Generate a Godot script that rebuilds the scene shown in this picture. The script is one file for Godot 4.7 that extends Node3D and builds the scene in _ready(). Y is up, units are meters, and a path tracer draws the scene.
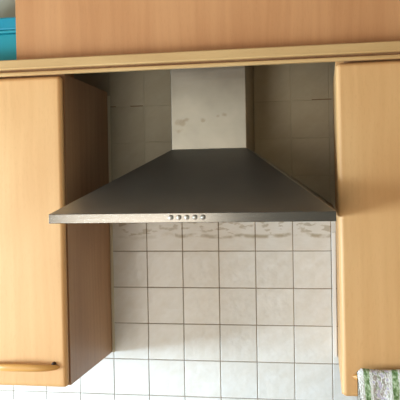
extends Node3D

const TILE := 0.102

# ---------------------------------------------------------------- mesh helpers
class Shape:
	var st := SurfaceTool.new()
	var n := 0
	func _init() -> void:
		st.begin(Mesh.PRIMITIVE_TRIANGLES)
	func vert(p: Vector3, nr: Vector3, uv: Vector2) -> int:
		st.set_normal(nr); st.set_uv(uv); st.add_vertex(p)
		n += 1
		return n - 1
	func tri(a: int, b: int, c: int) -> void:
		st.add_index(a); st.add_index(b); st.add_index(c)
	# flat quad given in any order round its edge; front faces nr
	func quad(a: Vector3, b: Vector3, c: Vector3, d: Vector3, nr: Vector3, uvs: Array = []) -> void:
		var pts := [a, b, c, d]
		var ids: Array[int] = []
		for k in 4:
			var uv: Vector2 = uvs[k] if uvs.size() == 4 else face_uv(pts[k], nr)
			ids.append(vert(pts[k], nr, uv))
		if (b - a).cross(c - a).dot(nr) < 0.0:
			tri(ids[0], ids[1], ids[2]); tri(ids[0], ids[2], ids[3])
		else:
			tri(ids[0], ids[2], ids[1]); tri(ids[0], ids[3], ids[2])
	static func face_uv(p: Vector3, nr: Vector3) -> Vector2:
		var m := nr.abs()
		if m.z >= m.x and m.z >= m.y:
			return Vector2(p.x, -p.y)
		if m.x >= m.y:
			return Vector2(p.z, -p.y)
		return Vector2(p.x, p.z)
	# grid of points with normals; closed flags wrap
	func grid(pts: Array, nrs: Array, uvs: Array, rows: int, cols: int, flip: bool) -> void:
		var base := n
		for k in pts.size():
			vert(pts[k], nrs[k], uvs[k])
		for r in rows - 1:
			for c in cols - 1:
				var a := base + r * cols + c
				var b := a + 1
				var d := a + cols
				var e := d + 1
				if flip:
					tri(a, b, e); tri(a, e, d)
				else:
					tri(a, e, b); tri(a, d, e)
	# box with rounded edges, centre at, full size; uv in metres
	func rbox(at: Vector3, size: Vector3, r: float, seg := 3) -> void:
		var h := size * 0.5
		r = min(r, min(h.x, min(h.y, h.z)) * 0.999)
		var axes := [[0, 1, 2], [1, 2, 0], [2, 0, 1]]
		for ax in axes:
			for sgn in [-1.0, 1.0]:
				var us := _steps(h[ax[0]], r, seg)
				var vs := _steps(h[ax[1]], r, seg)
				var pts := []; var nrs := []; var uvs := []
				var fn := Vector3.ZERO
				fn[ax[2]] = sgn
				for v in vs:
					for u in us:
						var p := Vector3.ZERO
						p[ax[0]] = u; p[ax[1]] = v; p[ax[2]] = sgn * h[ax[2]]
						var inner := Vector3(clampf(p.x, -(h.x - r), h.x - r), clampf(p.y, -(h.y - r), h.y - r), clampf(p.z, -(h.z - r), h.z - r))
						var d := (p - inner).normalized()
						var q := inner + d * r + at
						pts.append(q); nrs.append(d); uvs.append(face_uv(q, fn))
				grid(pts, nrs, uvs, vs.size(), us.size(), sgn < 0.0)
	static func _steps(h: float, r: float, seg: int) -> Array:
		var o := []
		for k in seg + 1:
			o.append(-h + r * (1.0 - tan(PI / 4 * (1.0 - float(k) / seg))))
		var m := []
		for v in o:
			m.push_front(-v)
		return o + m
	# turned shape about axis (unit), profile of Vector2(distance along axis, radius)
	func lathe(at: Vector3, axis: Vector3, prof: Array, sides := 20) -> void:
		var u := axis.cross(Vector3.UP if absf(axis.y) < 0.9 else Vector3.RIGHT).normalized()
		var w := axis.cross(u)
		var pts := []; var nrs := []; var uvs := []
		for k in prof.size():
			var p: Vector2 = prof[k]
			var a: Vector2 = prof[max(0, k - 1)]
			var b: Vector2 = prof[min(prof.size() - 1, k + 1)]
			var t := (b - a).normalized()
			for s in sides + 1:
				var ang := TAU * s / sides
				var dir := u * cos(ang) + w * sin(ang)
				pts.append(at + axis * p.x + dir * p.y)
				nrs.append((dir * t.x - axis * t.y).normalized())
				uvs.append(Vector2(float(s) / sides * 0.1, p.x))
		grid(pts, nrs, uvs, prof.size(), sides + 1, false)
	# swept bar along points, ellipse radii per point (ra along up, rb along side)
	func sweep(path: Array, ups: Array, ra: Array, rb: Array, sides := 16) -> void:
		var pts := []; var nrs := []; var uvs := []
		for k in path.size():
			var t: Vector3 = (path[min(k + 1, path.size() - 1)] - path[max(k - 1, 0)]).normalized()
			var up: Vector3 = ups[k]
			var side := t.cross(up).normalized()
			for s in sides + 1:
				var ang := TAU * s / sides
				pts.append(path[k] + up * (cos(ang) * ra[k]) + side * (sin(ang) * rb[k]))
				nrs.append((up * cos(ang) / max(ra[k], 1e-5) + side * sin(ang) / max(rb[k], 1e-5)).normalized())
				uvs.append(Vector2(ang * 0.01, path[k].x))
		grid(pts, nrs, uvs, path.size(), sides + 1, false)
	func done() -> ArrayMesh:
		return st.commit()

func part(called: String, sh, m: Material, parent: Node, at := Vector3.ZERO) -> MeshInstance3D:
	var o := MeshInstance3D.new()
	o.name = called
	o.mesh = sh.done() if sh is Shape else sh
	o.material_override = m
	o.position = at
	o.cast_shadow = GeometryInstance3D.SHADOW_CASTING_SETTING_ON
	parent.add_child(o, true)
	return o

func box_part(called: String, lo: Vector3, hi: Vector3, r: float, m: Material, parent: Node, seg := 2) -> MeshInstance3D:
	var s := Shape.new()
	s.rbox((lo + hi) * 0.5, hi - lo, r, seg)
	return part(called, s, m, parent)

func thing(called: String, label: String, category: String, group := "") -> Node3D:
	var o := Node3D.new()
	o.name = called
	add_child(o, true)
	o.set_meta("label", label)
	o.set_meta("category", category)
	if group != "":
		o.set_meta("group", group)
	return o

func structure(o: Node, label: String, category: String) -> Node:
	o.set_meta("kind", "structure")
	o.set_meta("label", label)
	o.set_meta("category", category)
	return o

# ---------------------------------------------------------------- materials
func noise(sd: int, freq: float, oct := 3) -> FastNoiseLite:
	var f := FastNoiseLite.new()
	f.seed = sd
	f.noise_type = FastNoiseLite.TYPE_SIMPLEX_SMOOTH
	f.frequency = freq
	f.fractal_octaves = oct
	return f

func tex(img: Image) -> ImageTexture:
	img.generate_mipmaps()
	return ImageTexture.create_from_image(img)

# vertical grain, fine flecks; covers 0.8 m a side
func wood_texture(base: Color, dark: Color, sd: int, fleck: float) -> ImageTexture:
	var n1 := noise(sd, 0.035, 3)
	var n2 := noise(sd + 7, 0.22, 2)
	var n3 := noise(sd + 13, 0.006, 2)
	var img := Image.create(512, 512, false, Image.FORMAT_RGB8)
	var v := func(x: float, y: float) -> float:
		var wob := n3.get_noise_2d(x, y * 0.5) * 14.0
		var g := n1.get_noise_2d(x * 1.6 + wob, y * 0.05) * 0.55
		var f := n2.get_noise_2d(x * 2.2, y * 0.18)
		return 0.32 + g * 0.6 + n3.get_noise_2d(x * 0.8 + 900, y * 0.5) * 0.5 + (fleck if f > 0.42 else 0.0)
	for y in 512:
		var ky := smoothstep(400.0, 512.0, y)
		for x in 512:
			var kx := smoothstep(432.0, 512.0, x)
			var t: float = v.call(x, y)
			if kx > 0.0:
				t = lerpf(t, v.call(x - 512.0, y), kx)
			if ky > 0.0:
				var t2: float = v.call(x, y - 512.0)
				if kx > 0.0:
					t2 = lerpf(t2, v.call(x - 512.0, y - 512.0), kx)
				t = lerpf(t, t2, ky)
			img.set_pixel(x, y, base.lerp(dark, clampf(t, 0.0, 1.0)))
	return tex(img)

func wood(base: Color, dark: Color, sd: int, rough := 0.42, fleck := 0.16) -> StandardMaterial3D:
	var m := StandardMaterial3D.new()
	m.albedo_texture = wood_texture(base, dark, sd, fleck)
	m.uv1_scale = Vector3(1.25, 1.25, 1)
	m.roughness = rough
	return m

func plain(c: Color, rough := 0.6, metal := 0.0) -> StandardMaterial3D:
	var m := StandardMaterial3D.new()
	m.albedo_color = c
	m.roughness = rough
	m.metallic = metal
	return m

func noise_tex(sd: int, freq: float, size: int, normal: bool, bump := 4.0) -> NoiseTexture2D:
	var t := NoiseTexture2D.new()
	t.width = size; t.height = size
	t.seamless = true
	t.noise = noise(sd, freq, 4)
	t.as_normal_map = normal
	t.bump_strength = bump
	return t

func tile_material(c: Color, stained: ImageTexture = null) -> StandardMaterial3D:
	var m := StandardMaterial3D.new()
	m.roughness = 0.28
	m.albedo_color = c
	if stained:
		m.albedo_texture = stained
	else:
		m.albedo_texture = tile_mottle
		m.uv1_scale = Vector3(0.9, 0.9, 1)
	m.heightmap_enabled = false
	m.normal_enabled = true
	m.normal_texture = tile_normal
	m.normal_scale = 0.07
	return m

var tile_mottle: ImageTexture
var tile_normal: NoiseTexture2D

func brushed(c: Color, rough: float, stains: ImageTexture = null) -> StandardMaterial3D:
	var m := plain(c, rough, 1.0)
	if stains:
		m.albedo_texture = stains
	var img := Image.create(256, 256, false, Image.FORMAT_RGB8)
	var n := noise(41, 0.2, 3)
	var n2 := noise(43, 0.015, 3)
	for y in 256:
		for x in 256:
			var v := 0.82 + 0.14 * n.get_noise_2d(x * 0.06, y * 2.5) + 0.04 * n2.get_noise_2d(x, y)
			img.set_pixel(x, y, Color(v, v, v))
	m.roughness_texture = tex(img)
	m.uv1_scale = Vector3(3, 3, 1)
	return m

# ---------------------------------------------------------------- scene
func _ready() -> void:
	# camera
	var cam := Camera3D.new()
	cam.name = "camera"
	cam.fov = 2.0 * rad_to_deg(atan(200.0 / 709.34))
	cam.near = 0.02
	cam.far = 60.0
	cam.basis = Basis(Vector3.UP, 0.1691) * Basis(Vector3.RIGHT, -0.02) * Basis(Vector3.BACK, -0.0173)
	cam.position = Vector3(0.587, 0.1813, 1.9386)
	add_child(cam)
	cam.current = true
	# sky, exposure
	var sm := ProceduralSkyMaterial.new()
	sm.sky_top_color = Color(0.62, 0.72, 0.86)
	sm.sky_horizon_color = Color(0.86, 0.9, 0.95)
	sm.ground_bottom_color = Color(0.4, 0.4, 0.38)
	sm.ground_horizon_color = Color(0.6, 0.6, 0.58)
	var sky := Sky.new()
	sky.sky_material = sm
	var env := Environment.new()
	env.background_mode = Environment.BG_SKY
	env.sky = sky
	env.tonemap_mode = Environment.TONE_MAPPER_LINEAR
	env.tonemap_exposure = 1.1
	env.sdfgi_enabled = true
	env.ssao_enabled = true
	env.ssil_enabled = true
	var we := WorldEnvironment.new()
	we.name = "world_environment"
	we.environment = env
	add_child(we)
	# daylight: window in the left wall, unseen rear window added for front fill
	daylight("daylight_side", Vector3(WX + 0.01, (WY0 + WY1) / 2, (WZ0 + WZ1) / 2), -PI / 2, Vector2(WZ1 - WZ0, WY1 - WY0), 9.6, Color(0.83, 0.93, 1.0))
	daylight("rear_fill", Vector3((RX0 + RX1) / 2, (RY0 + RY1) / 2, RZ - 0.01), 0.0, Vector2(RX1 - RX0, RY1 - RY0), 1.7, Color(1.0, 0.96, 0.9))

	room()
	tiled_wall()
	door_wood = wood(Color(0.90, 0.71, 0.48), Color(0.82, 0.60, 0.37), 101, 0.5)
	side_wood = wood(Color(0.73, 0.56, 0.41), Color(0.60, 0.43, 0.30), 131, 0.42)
	trim_wood = wood(Color(0.85, 0.70, 0.48), Color(0.75, 0.58, 0.37), 151, 0.42)
	handle_wood = wood(Color(0.87, 0.65, 0.36), Color(0.78, 0.54, 0.26), 171, 0.35)
	base_units()
	cabinets()
	cornice()
	upper_box()
	hood()
	storage_box()
	towel()

const WX := -1.7
const WY0 := -0.6
const WY1 := -0.05
const WZ0 := 0.2
const WZ1 := 2.3
const RZ := 3.3
const RX0 := -1.05
const RX1 := -0.05
const RY0 := -1.4
const RY1 := 0.15
const FLOOR := -1.5
const CEIL := 1.0
const XR := 2.0

func daylight(called: String, at: Vector3, turn: float, size: Vector2, energy: float, c: Color) -> void:
	var l := AreaLight3D.new()
	l.name = called
	l.area_size = size
	l.area_normalize_energy = false
	l.light_color = c
	l.light_energy = energy
	l.shadow_enabled = true
	l.set("area_range", 12.0)
	add_child(l)
	l.position = at
	l.rotation.y = turn

# wall with one rectangular opening, slabs round it, in the plane of axes a (x or z) and y
func wall_with_hole(called: String, lo: Vector3, hi: Vector3, a: int, h0: float, h1: float, y0: float, y1: float, m: Material) -> MeshInstance3D:
	var s := Shape.new()
	var cuts := [[lo[a], h0, lo.y, hi.y], [h1, hi[a], lo.y, hi.y], [h0, h1, lo.y, y0], [h0, h1, y1, hi.y]]
	for c in cuts:
		var p := lo
		var q := hi
		p[a] = c[0]; q[a] = c[1]; p.y = c[2]; q.y = c[3]
		s.rbox((p + q) * 0.5, q - p, 0.0005, 1)
	return part(called, s, m, self)

func window_unit(called: String, lo: Vector3, hi: Vector3, a: int, label: String) -> void:
	var w := Node3D.new()
	w.name = called
	add_child(w)
	structure(w, label, "window")
	var white := plain(Color(0.9, 0.9, 0.89), 0.4)
	var t := 0.05
	for k in 4:
		var p := lo
		var q := hi
		match k:
			0: q.y = lo.y + t
			1: p.y = hi.y - t
			2:
				q[a] = lo[a] + t; p.y += t; q.y -= t
			3:
				p[a] = hi[a] - t; p.y += t; q.y -= t
		box_part("window_frame", p, q, 0.006, white, w)
	var glass := StandardMaterial3D.new()
	glass.albedo_color = Color(0.95, 0.98, 1.0, 0.06)
	glass.transparency = BaseMaterial3D.TRANSPARENCY_ALPHA
	glass.roughness = 0.02
	var gp := lo + Vector3(0, t, 0)
	var gq := hi - Vector3(0, t, 0)
	gp[a] += t; gq[a] -= t
	var b := 2 if a == 0 else 0
	var mid := (lo[b] + hi[b]) * 0.5
	gp[b] = mid - 0.003; gq[b] = mid + 0.003
	box_part("pane", gp, gq, 0.0005, glass, w, 1)

func room() -> void:
	var plaster := plain(Color(0.66, 0.63, 0.58), 0.9)
	plaster.normal_enabled = true
	plaster.normal_texture = noise_tex(5, 0.05, 256, true, 3.0)
	plaster.normal_scale = 0.2
	plaster.uv1_triplanar = true
	var fl := plain(Color(0.62, 0.5, 0.38), 0.5)
	structure(box_part("floor", Vector3(WX - 0.2, FLOOR - 0.1, -0.12), Vector3(XR + 0.1, FLOOR, RZ + 0.2), 0.001, fl, self, 1), "plain light brown kitchen floor", "floor")
	structure(box_part("ceiling", Vector3(WX - 0.2, CEIL, -0.12), Vector3(XR + 0.1, CEIL + 0.1, RZ + 0.2), 0.001, plaster, self, 1), "plain pale plaster ceiling", "ceiling")
	structure(wall_with_hole("wall_left", Vector3(WX - 0.2, FLOOR, 0), Vector3(WX, CEIL, RZ), 2, WZ0, WZ1, WY0, WY1, plaster), "pale plaster wall with a window, left of the cabinets", "wall")
	structure(wall_with_hole("wall_rear", Vector3(WX - 0.2, FLOOR, RZ), Vector3(XR + 0.1, CEIL, RZ + 0.2), 0, RX0, RX1, RY0, RY1, plaster), "pale plaster wall behind the viewer", "wall")
	structure(box_part("wall_right", Vector3(XR, FLOOR, 0), Vector3(XR + 0.1, CEIL, RZ), 0.001, plaster, self, 1), "pale plaster wall right of the cabinets", "wall")
	window_unit("window_1", Vector3(WX - 0.14, WY0, WZ0), Vector3(WX - 0.08, WY1, WZ1), 2, "white framed window in the left wall")
	window_unit("window_2", Vector3(RX0, RY0, RZ + 0.08), Vector3(RX1, RY1, RZ + 0.14), 0, "added unseen white framed window behind the viewer, for frontal fill")  # added opening that carries the frontal fill light

func tile_mesh(u0: float, u1: float, v0: float, v1: float) -> ArrayMesh:
	var s := Shape.new()
	var h := 0.05015
	var b := 0.0014
	var t := 0.005
	var f := func(p: Vector3) -> Vector2:
		return Vector2(lerpf(u0, u1, p.x / (2 * h) + 0.5), lerpf(v1, v0, p.y / (2 * h) + 0.5))
	var c := [Vector3(-h, -h, 0), Vector3(h, -h, 0), Vector3(h, h, 0), Vector3(-h, h, 0)]
	var inn := []; var mid := []; var low := []
	for p in c:
		inn.append(Vector3(p.x - signf(p.x) * b, p.y - signf(p.y) * b, 0))
		mid.append(p + Vector3(0, 0, -b * 0.6))
		low.append(p + Vector3(0, 0, -t))
	s.quad(inn[0], inn[1], inn[2], inn[3], Vector3.BACK, inn.map(f))
	var ns := [Vector3.DOWN, Vector3.RIGHT, Vector3.UP, Vector3.LEFT]
	for k in 4:
		var j := (k + 1) % 4
		s.quad(inn[k], inn[j], mid[j], mid[k], (ns[k] + Vector3.BACK * 1.6).normalized(), [inn[k], inn[j], mid[j], mid[k]].map(f))
		s.quad(mid[k], mid[j], low[j], low[k], ns[k], [mid[k], mid[j], low[j], low[k]].map(f))
	return s.done()

func tiled_wall() -> void:
	var grout := plain(Color(0.54, 0.45, 0.34), 0.95)
	var plaster := plain(Color(0.66, 0.63, 0.55), 0.9)
	var wall := box_part("wall_back", Vector3(WX - 0.2, FLOOR, -0.12), Vector3(XR + 0.1, CEIL, -0.0022), 0.0005, grout, self, 1)
	structure(wall, "back wall of square off-white glazed tiles with brown grout", "wall")
	box_part("plaster", Vector3(WX, 5.0 * TILE + 0.001, -0.0022), Vector3(XR, CEIL, 0.002), 0.0005, plaster, wall, 1)
	# soft cloudy glaze colour
	var n := noise(21, 0.012, 3)
	var n2 := noise(23, 0.05, 2)
	var img := Image.create(512, 512, false, Image.FORMAT_RGB8)
	for y in 512:
		for x in 512:
			var v := clampf(0.5 + 0.5 * n.get_noise_2d(x + y * 0.6, y) + 0.22 * n2.get_noise_2d(x + y * 0.7, y * 0.8), 0, 1)
			img.set_pixel(x, y, Color(1, 1, 1).lerp(Color(0.955, 0.94, 0.915), v))
	tile_mottle = tex(img)
	tile_normal = noise_tex(31, 0.05, 256, true, 5.0)
	var rng := RandomNumberGenerator.new()
	rng.seed = 5
	var mats := []
	for k in 4:
		var b := 0.915 + 0.01 * k
		mats.append(tile_material(Color(b, b - 0.004, b - 0.018)))
	var meshes := []
	for k in 6:
		var u := rng.randf(); var v := rng.randf()
		meshes.append(tile_mesh(u, u + 0.22, v, v + 0.22))
	# brown grease marks in a row of tiles below the hood, one strip of six tiles
	var sn := noise(51, 0.03, 4)
	var sn2 := noise(57, 0.008, 2)
	var strip := Image.create(768, 128, false, Image.FORMAT_RGB8)
	for y in 128:
		for x in 768:
			var base := Color(1, 1, 1).lerp(Color(0.955, 0.94, 0.915), clampf(0.5 + 0.5 * n.get_noise_2d(x + y * 0.6, y), 0, 1))
			var a := 0.0
			var line := 74.0 + 9.0 * sn2.get_noise_2d(x * 0.7, 3.0) + 4.0 * sn.get_noise_2d(x * 0.5, 9.0)
			var d := absf(y - line)
			a = maxf(a, (1.0 - smoothstep(1.0, 10.0, d)) * smoothstep(-0.5, 0.2, sn.get_noise_2d(x * 0.4, y * 0.6 + 40.0)) * (0.5 if x > 230 else 0.15))
			var sp := sn.get_noise_2d(x * 0.5 + 300.0, y * 1.1 + 70.0)
			a = maxf(a, smoothstep(0.12, 0.4, sp) * smoothstep(80.0, 66.0, y) * 0.36)
			strip.set_pixel(x, y, base.lerp(Color(0.56, 0.48, 0.34), a))
	var stain_mat := tile_material(Color(0.92, 0.91, 0.89), tex(strip))
	var darker_tiles := []  # darker, yellower, duller tiles for the rows above the hood
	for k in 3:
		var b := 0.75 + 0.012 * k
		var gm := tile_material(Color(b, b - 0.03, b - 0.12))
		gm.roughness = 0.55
		darker_tiles.append(gm)
	# joints above the hood are filled flush, close to the tile colour
	var joint_fill := plain(Color(0.73, 0.70, 0.61), 0.7)
	box_part("filled_joints", Vector3(-7.0 * TILE, 1.0 * TILE, -0.0022), Vector3(11.0 * TILE, 5.0 * TILE, -0.0008), 0.0002, joint_fill, wall, 1)
	for q in [[-0.02, 0.02, 0.4085], [0.062, 0.098, 0.4082], [0.566, 0.618, 0.4078]]:
		box_part("open_joint", Vector3(q[0], q[2] - 0.0012, -0.0012), Vector3(q[1], q[2] + 0.0012, 0.0003), 0.0003, grout, wall, 1)
	for j in range(-5, 9):
		for i in range(-7, 11):
			var m: StandardMaterial3D = mats[rng.randi() % 4]
			var me: ArrayMesh = meshes[rng.randi() % 6]
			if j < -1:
				m = darker_tiles[rng.randi() % 3]
			if j == -1 and i >= 0 and i < 6:
				me = tile_mesh(i / 6.0, (i + 1) / 6.0, 0.0, 1.0)
				m = stain_mat
			var t := part("tile_%03d" % (wall.get_child_count()), me, m, wall, Vector3((i + 0.5) * TILE, -(j + 0.5) * TILE, 0))
			t.rotation = Vector3(rng.randf_range(-0.004, 0.004), rng.randf_range(-0.004, 0.004), rng.randf_range(-0.002, 0.002))

var door_wood: StandardMaterial3D
var side_wood: StandardMaterial3D
var trim_wood: StandardMaterial3D
var handle_wood: StandardMaterial3D

func handle(door: Node3D, x0: float, x1: float, y: float) -> void:
	var path := []; var ups := []; var ra := []; var rb := []
	var n := 28
	for k in n + 1:
		var t := float(k) / n
		var e := absf(t * 2.0 - 1.0)
		var z := 0.3665 + 0.026 * (1.0 - pow(e, 3.0))
		path.append(Vector3(lerpf(x0, x1, t), y + 0.0025 * (1.0 - e * e), z))
		ups.append(Vector3.UP)
		var g := sqrt(maxf(0.0, 1.0 - pow(e, 14.0)))
		ra.append(0.0005 + (0.0058 + 0.0028 * (1.0 - e * e)) * g)
		rb.append(0.0005 + 0.0055 * g)
	var s := Shape.new()
	s.sweep(path, ups, ra, rb)
	var h := part("handle", s, handle_wood, door)
	for x in [x0 + 0.014, x1 - 0.014]:
		var f := Shape.new()
		f.lathe(Vector3(x, y + 0.0080, 0.364), Vector3.BACK, [Vector2(0, 0), Vector2(0, 0.0045), Vector2(0.009, 0.0045), Vector2(0.011, 0.003), Vector2(0.011, 0)], 14)
		part("screw", f, plain(Color(0.22, 0.12, 0.06), 0.5), h)

func cabinet(x0: float, x1: float, side_m: Material, label: String, hx0: float, hx1: float, hy: float, lean := 0.0) -> void:
	var c := thing("wall_cabinet", label, "cabinet", "wall cabinets beside the hood")
	var yb := -0.2864
	var yt := 0.4500
	var zb := 0.0022
	var zf := 0.3420
	var w := 0.018
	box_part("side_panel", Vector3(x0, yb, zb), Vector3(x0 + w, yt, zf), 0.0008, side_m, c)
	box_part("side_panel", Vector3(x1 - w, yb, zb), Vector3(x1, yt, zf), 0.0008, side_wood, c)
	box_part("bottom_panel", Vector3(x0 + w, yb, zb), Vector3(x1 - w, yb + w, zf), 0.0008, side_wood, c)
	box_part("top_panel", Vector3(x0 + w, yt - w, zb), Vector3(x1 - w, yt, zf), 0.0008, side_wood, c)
	box_part("back_panel", Vector3(x0 + w, yb + w, zb), Vector3(x1 - w, yt - w, zb + 0.006), 0.0008, plain(Color(0.85, 0.83, 0.78), 0.6), c)
	var s := Shape.new()
	s.rbox(Vector3((x0 + x1) / 2, (-0.2865 + 0.4430) / 2, 0.3553), Vector3(x1 - x0 - 0.001, 0.4430 + 0.2865, 0.0220), 0.0108, 5)
	var d := part("door", s, door_wood, c)
	handle(d, hx0, hx1, hy)
	# hung a touch out of plumb, turning about a point on its inner side
	var pivot := Vector3(x0, 0.08, 0)
	var b := Basis(Vector3.BACK, lean)
	c.transform = Transform3D(b, pivot - b * pivot)

func cabinets() -> void:
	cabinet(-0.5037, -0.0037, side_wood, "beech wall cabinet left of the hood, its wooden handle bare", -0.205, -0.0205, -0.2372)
	cabinet(0.6245, 1.1245, door_wood, "beech wall cabinet right of the hood, a towel over its handle", 0.6470, 0.83, -0.2395, 0.006)  # inner side gets lighter door wood: its brighter light put into the colour
	var strip := plain(Color(0.86, 0.82, 0.72), 0.5)
	var a := box_part("sealing_strip", Vector3(-0.0034, -0.2864, 0.0006), Vector3(0.0040, 0.4390, 0.0066), 0.001, strip, self)
	a.set_meta("label", "thin cream strip sealing the left cabinet side to the tiles")
	a.set_meta("category", "strip")
	var b := box_part("sealing_strip_001", Vector3(0.6135, -0.2864, 0.0006), Vector3(0.6240, 0.0500, 0.0052), 0.001, plain(Color(0.96, 0.95, 0.93), 0.5), self)
	b.set_meta("label", "thin white strip on the tiles beside the right cabinet")
	b.set_meta("category", "strip")

func base_units() -> void:
	var top_m := plain(Color(0.82, 0.81, 0.79), 0.45)
	var wt := box_part("worktop", Vector3(WX + 0.002, -0.66, 0.0030), Vector3(1.9, -0.62, 0.62), 0.005, top_m, self, 3)
	wt.set_meta("label", "pale grey kitchen worktop below the tiled wall")
	wt.set_meta("category", "worktop")
	for k in 6:
		var x0 := WX + 0.003 + k * 0.6
		var c := thing("base_cabinet" if k == 0 else "base_cabinet_%03d" % k, "beech base cabinet under the worktop, %s from the window wall" % ["first", "second", "third", "fourth", "fifth", "sixth"][k], "cabinet", "base cabinets under the worktop")
		box_part("body", Vector3(x0, -1.40, 0.004), Vector3(x0 + 0.597, -0.6605, 0.56), 0.001, side_wood, c)
		box_part("plinth", Vector3(x0, FLOOR, 0.02), Vector3(x0 + 0.597, -1.4005, 0.51), 0.001, side_wood, c)
		box_part("door", Vector3(x0 + 0.002, -1.39, 0.5605), Vector3(x0 + 0.595, -0.67, 0.580), 0.008, door_wood, c, 3)

func cornice() -> void:
	var c := thing("cornice", "long beech cornice board running across both cabinets and the hood", "cornice")
	var x0 := -0.5237
	var x1 := 1.1401
	var s := Shape.new()
	s.rbox(Vector3((x0 + x1) / 2, 0.4684, 0.361), Vector3(x1 - x0, 0.0220, 0.060), 0.003, 3)
	part("top_board", s, trim_across(), c)
	s = Shape.new()
	s.rbox(Vector3((x0 + x1) / 2, 0.4482, 0.3762), Vector3(x1 - x0, 0.0078, 0.0140), 0.0022, 3)
	part("lower_moulding", s, trim_across(), c)
	box_part("groove_strip", Vector3(x0 + 0.002, 0.4515, 0.3500), Vector3(x1 - 0.002, 0.4576, 0.3720), 0.0005, side_wood, c)

var _across: StandardMaterial3D
func trim_across() -> StandardMaterial3D:
	if _across == null:
		_across = StandardMaterial3D.new()
		var img := trim_wood.albedo_texture.get_image()
		img.clear_mipmaps()
		img.rotate_90(CLOCKWISE)
		_across.albedo_texture = tex(img)
		_across.roughness = 0.42
		_across.uv1_scale = Vector3(1.25, 1.25, 1)
	return _across

func upper_box() -> void:
	var m := wood(Color(0.84, 0.61, 0.41), Color(0.75, 0.51, 0.32), 201, 0.4, 0.12)
	var c := thing("upper_cabinet", "wide orange-brown wooden box front standing on the cornice", "cabinet")
	var x0 := -0.1185
	var x1 := 1.14
	var y0 := 0.4799
	var y1 := 0.86
	box_part("front_panel", Vector3(x0, y0, 0.333), Vector3(x1, y1, 0.351), 0.0015, m, c)
	box_part("side_panel", Vector3(x0, y0, 0.004), Vector3(x0 + 0.018, y1, 0.3325), 0.001, m, c)
	box_part("side_panel", Vector3(x1 - 0.018, y0, 0.004), Vector3(x1, y1, 0.3325), 0.001, m, c)
	box_part("top_panel", Vector3(x0 + 0.018, y1 - 0.018, 0.004), Vector3(x1 - 0.018, y1, 0.3325), 0.001, m, c)

func hood() -> void:
	var c := thing("cooker_hood", "stainless steel pyramid cooker hood with chimney between the cabinets", "cooker hood")
	var sheet := brushed(Color(0.63, 0.635, 0.63), 0.5)
	var lip_m := brushed(Color(0.48, 0.47, 0.45), 0.24)
	var ch_m := brushed(Color(0.74, 0.71, 0.65), 0.48, smudges())
	ch_m.uv1_scale = Vector3(1, 1, 1)
	var x0 := 0.0174
	var x1 := 0.6163
	var zf := 0.5119
	var zb := 0.003
	var yt := 0.1264
	var yb := 0.1065
	var a0 := 0.2251
	var a1 := 0.4104
	var ay := 0.2717
	var az := 0.2197
	# pyramid canopy
	var s := Shape.new()
	var A := Vector3(x0 + 0.001, yt, zf - 0.001); var B := Vector3(x1 - 0.001, yt, zf - 0.001)
	var C := Vector3(x1 - 0.001, yt, zb); var D := Vector3(x0 + 0.001, yt, zb)
	var E := Vector3(a0, ay, az); var F := Vector3(a1, ay, az)
	var G := Vector3(a1, ay, zb); var H := Vector3(a0, ay, zb)
	for q in [[A, B, F, E], [B, C, G, F], [D, A, E, H], [E, F, G, H], [C, D, H, G]]:
		var nr: Vector3 = (q[1] - q[0]).cross(q[2] - q[0]).normalized()
		var mid: Vector3 = (q[0] + q[2]) * 0.5
		if nr.dot(mid - Vector3(0.31, 0.15, 0.2)) < 0:
			nr = -nr
		s.quad(q[0], q[1], q[2], q[3], nr)
	part("canopy", s, sheet, c)
	# rim: four sheet walls, front one carries the buttons
	var t := 0.012
	var rim := Shape.new()
	rim.rbox(Vector3((x0 + x1) / 2, (yt + yb) / 2, zf - t / 2), Vector3(x1 - x0, yt - yb, t), 0.0012, 3)
	var front := part("front_rim", rim, lip_m, c)
	box_part("side_rim", Vector3(x0, yb, zb), Vector3(x0 + t, yt, zf - t), 0.001, lip_m, c)
	box_part("side_rim", Vector3(x1 - t, yb, zb), Vector3(x1, yt, zf - t), 0.001, lip_m, c)
	box_part("back_rim", Vector3(x0 + t, yb, zb), Vector3(x1 - t, yt, zb + t), 0.001, lip_m, c)
	# grease filters below, each a frame with slats
	var fm := brushed(Color(0.6, 0.58, 0.55), 0.4)
	for k in 2:
		var fx0 := x0 + t + 0.004 + k * 0.286
		var f := box_part("grease_filter", Vector3(fx0, yb + 0.006, 0.03), Vector3(fx0 + 0.282, yb + 0.012, 0.48), 0.002, fm, c)
		for i in 14:
			box_part("slat", Vector3(fx0 + 0.012 + i * 0.0188, yb + 0.003, 0.045), Vector3(fx0 + 0.022 + i * 0.0188, yb + 0.0062, 0.465), 0.001, fm, f, 1)
	# chimney
	s = Shape.new()
	s.rbox(Vector3((a0 + a1) / 2, (ay + 0.83) / 2, (az + zb) / 2), Vector3(a1 - a0, 0.83 - ay, az - zb), 0.0015, 3)
	part("chimney", s, ch_m, c)
	# five round push buttons
	var chrome := plain(Color(0.95, 0.94, 0.92), 0.28, 1.0)
	for k in 5:
		var b := Shape.new()
		b.lathe(Vector3(0.2824 + k * 0.01668, 0.1174, zf - 0.0005), Vector3.BACK, [Vector2(0, 0.0052), Vector2(0.0012, 0.0052), Vector2(0.0018, 0.0046), Vector2(0.0036, 0.0045), Vector2(0.0056, 0.0041), Vector2(0.0072, 0.0031), Vector2(0.0081, 0.0017), Vector2(0.0084, 0.0)], 20)
		part("button", b, chrome, front)

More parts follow.
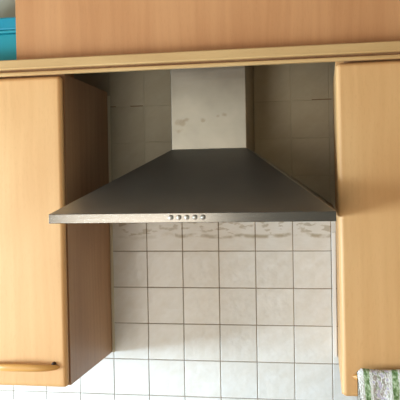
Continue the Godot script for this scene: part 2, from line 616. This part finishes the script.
# chimney sheet with a few brown finger smudges; uv in metres from the chimney's own x and -y
func smudges() -> ImageTexture:
	var img := Image.create(512, 512, false, Image.FORMAT_RGB8)
	var n := noise(71, 0.03, 4)
	var spots := [[0.248, 0.337, 0.010], [0.262, 0.345, 0.006], [0.302, 0.341, 0.006], [0.340, 0.352, 0.004], [0.356, 0.354, 0.006], [0.243, 0.318, 0.008]]
	for y in 512:
		for x in 512:
			var v := 0.93 + 0.07 * n.get_noise_2d(x * 0.5, y * 0.5)
			var c := Color(v, v, v)
			var px := x / 512.0
			var py := 1.0 - y / 512.0
			for s in spots:
				var d: float = Vector2((px - s[0]) * 0.7, py - s[1]).length() / s[2] + 0.9 * n.get_noise_2d(x * 2.0, y * 2.0)
				c = c.lerp(Color(0.62, 0.55, 0.45), (1.0 - smoothstep(0.2, 1.0, d)) * 0.28)
			img.set_pixel(x, y, c)
	return tex(img)

func storage_box() -> void:
	var c := thing("storage_box", "teal plastic storage box on top of the left cabinet", "box")
	var m := plain(Color(0.14, 0.60, 0.66), 0.35)
	var m2 := plain(Color(0.11, 0.56, 0.66), 0.35)
	var x0 := -0.48
	var x1 := -0.1225
	var y0 := 0.4504
	box_part("body", Vector3(x0 + 0.004, y0, 0.06), Vector3(x1 - 0.002, 0.557, 0.322), 0.006, m, c, 3)
	box_part("rim", Vector3(x0, 0.5565, 0.056), Vector3(x1, 0.5635, 0.327), 0.003, m, c, 3)
	box_part("lid", Vector3(x0 + 0.003, 0.5635, 0.058), Vector3(x1 - 0.002, 0.5955, 0.325), 0.006, m2, c, 3)

func towel_texture() -> ImageTexture:
	var w := 384
	var h := 512
	var img := Image.create(w, h, false, Image.FORMAT_RGB8)
	var a := noise(301, 0.05, 3)
	var b := noise(307, 0.06, 2)
	var e := noise(311, 0.02, 2)
	for y in h:
		for x in w:
			var u := (x + 0.5) / w * 0.24           # metres across
			var c := Color(0.93, 0.92, 0.89)
			var ph := fposmod(u - 0.0100, 0.0585)
			var edge := 0.0018 * e.get_noise_2d(x * 0.2, y * 1.4)
			if u > 0.006 and ph < 0.014 + edge * 2.0:
				var g := 0.5 + 0.9 * b.get_noise_2d(x, y)
				c = Color(0.40, 0.52, 0.30).lerp(Color(0.78, 0.85, 0.70), clampf(g, 0, 1))
				if absf(ph - 0.007) > 0.0055 + edge:
					c = c.lerp(Color(0.93, 0.92, 0.89), 0.5)
			elif u > 0.006 and ph > 0.018 and ph < 0.052:
				var v := a.get_noise_2d(x, y)
				var v2 := b.get_noise_2d(x + 500, y)
				if v > 0.0:
					c = c.lerp(Color(0.55, 0.48, 0.44), clampf(v * 1.5, 0, 0.65))
				elif v < -0.05:
					c = c.lerp(Color(0.76, 0.70, 0.80), clampf((-v - 0.05) * 2.5, 0, 0.7))
				if v2 > 0.34:
					c = c.lerp(Color(0.55, 0.60, 0.45), 0.5)
			img.set_pixel(x, y, c)
	return tex(img)

func towel() -> void:
	var m := StandardMaterial3D.new()
	m.albedo_texture = towel_texture()
	m.roughness = 0.95
	m.rim_enabled = true
	m.rim = 0.3
	m.normal_enabled = true
	m.normal_texture = noise_tex(88, 0.25, 256, true, 6.0)
	m.normal_scale = 0.5
	# cloth runs from the back hem up over the handle and down the front
	var W := 0.145
	var x_left := 0.6600
	var ytop := -0.2170
	var zc := 0.3925
	var cols := 40
	var rows := 46
	var thick := 0.0042
	var half := 0.0075
	var drop_back := 0.16
	var drop_front := 0.21
	var arc := PI * half
	var total := drop_back + arc + drop_front
	var mid := []
	var nr := []
	var uv := []
	for r in rows + 1:
		var s := total * r / rows
		var y := 0.0
		var z := 0.0
		var dn := Vector3.ZERO
		var away := 0.0
		if s < drop_back:
			y = ytop - half - (drop_back - s); z = zc - half; dn = Vector3.FORWARD
			away = (drop_back - s)
		elif s < drop_back + arc:
			var ang := (s - drop_back) / half
			y = ytop - half + sin(ang) * half; z = zc - cos(ang) * half
			dn = Vector3(0, sin(ang), -cos(ang))
		else:
			away = s - drop_back - arc
			y = ytop - half - away; z = zc + half; dn = Vector3.BACK
		for k in cols + 1:
			var u := float(k) / cols
			var front := 1.0 if s > drop_back + arc * 0.5 else 0.0
			var fold := sin(u * 15.0 + 0.6) * 0.5 + sin(u * 27.0 + 2.0) * 0.25 + 0.75
			var zz := z + front * minf(away * 0.06, 0.010) * fold + front * 0.003 * minf(away * 40.0, 1.0)
			var yy := y - 0.0025 * (0.5 - 0.5 * cos(u * 9.0)) * (1.0 - minf(away * 10.0, 1.0))
			# top corners sag where the cloth hangs past the fold
			var e := 1.0 - clampf(u / 0.07, 0.0, 1.0)
			yy -= 0.009 * e * e
			var xx := x_left + u * W + 0.012 * minf(away * 7.0, 1.0) * (1.0 - u) * front
			mid.append(Vector3(xx, yy, zz)); nr.append(dn); uv.append(Vector2(u * W / 0.24, s / 0.4))
	# proper normals
	var C := cols + 1
	var nn := []
	for r in rows + 1:
		for k in C:
			var du: Vector3 = mid[r * C + mini(k + 1, cols)] - mid[r * C + maxi(k - 1, 0)]
			var dv: Vector3 = mid[mini(r + 1, rows) * C + k] - mid[maxi(r - 1, 0) * C + k]
			var q := du.cross(dv).normalized()
			if q.dot(nr[r * C + k]) < 0:
				q = -q
			nn.append(q)
	var out := []; var inn := []; var inv := []
	for k in mid.size():
		out.append(mid[k] + nn[k] * thick * 0.5); inn.append(mid[k] - nn[k] * thick * 0.5); inv.append(-nn[k])
	var sh := Shape.new()
	sh.grid(out, nn, uv, rows + 1, C, true)
	sh.grid(inn, inv, uv, rows + 1, C, false)
	# hems: rounded edges all round
	var loop := []
	for k in C: loop.append(k)
	for r in range(1, rows + 1): loop.append(r * C + cols)
	for k in range(cols - 1, -1, -1): loop.append(rows * C + k)
	for r in range(rows - 1, -1, -1): loop.append(r * C)
	var ep := []; var en := []; var eu := []
	var steps := 6
	for j in steps + 1:
		var ang := PI * j / steps
		for q in loop.size():
			var id: int = loop[q]
			var r: int = id / C
			var k: int = id % C
			var ow := Vector3.ZERO
			if k == 0: ow += (mid[id] - mid[id + 1]).normalized()
			if k == cols: ow += (mid[id] - mid[id - 1]).normalized()
			if r == 0: ow += (mid[id] - mid[id + C]).normalized()
			if r == rows: ow += (mid[id] - mid[id - C]).normalized()
			ow = ow.normalized()
			var d: Vector3 = nn[id] * cos(ang) + ow * sin(ang)
			ep.append(mid[id] + d * thick * 0.5); en.append(d); eu.append(uv[id])
	sh.grid(ep, en, eu, steps + 1, loop.size(), true)
	var o := part("kitchen_towel", sh, m, self)
	o.set_meta("label", "white towel with green stripes hung over the right cabinet handle")
	o.set_meta("category", "towel")
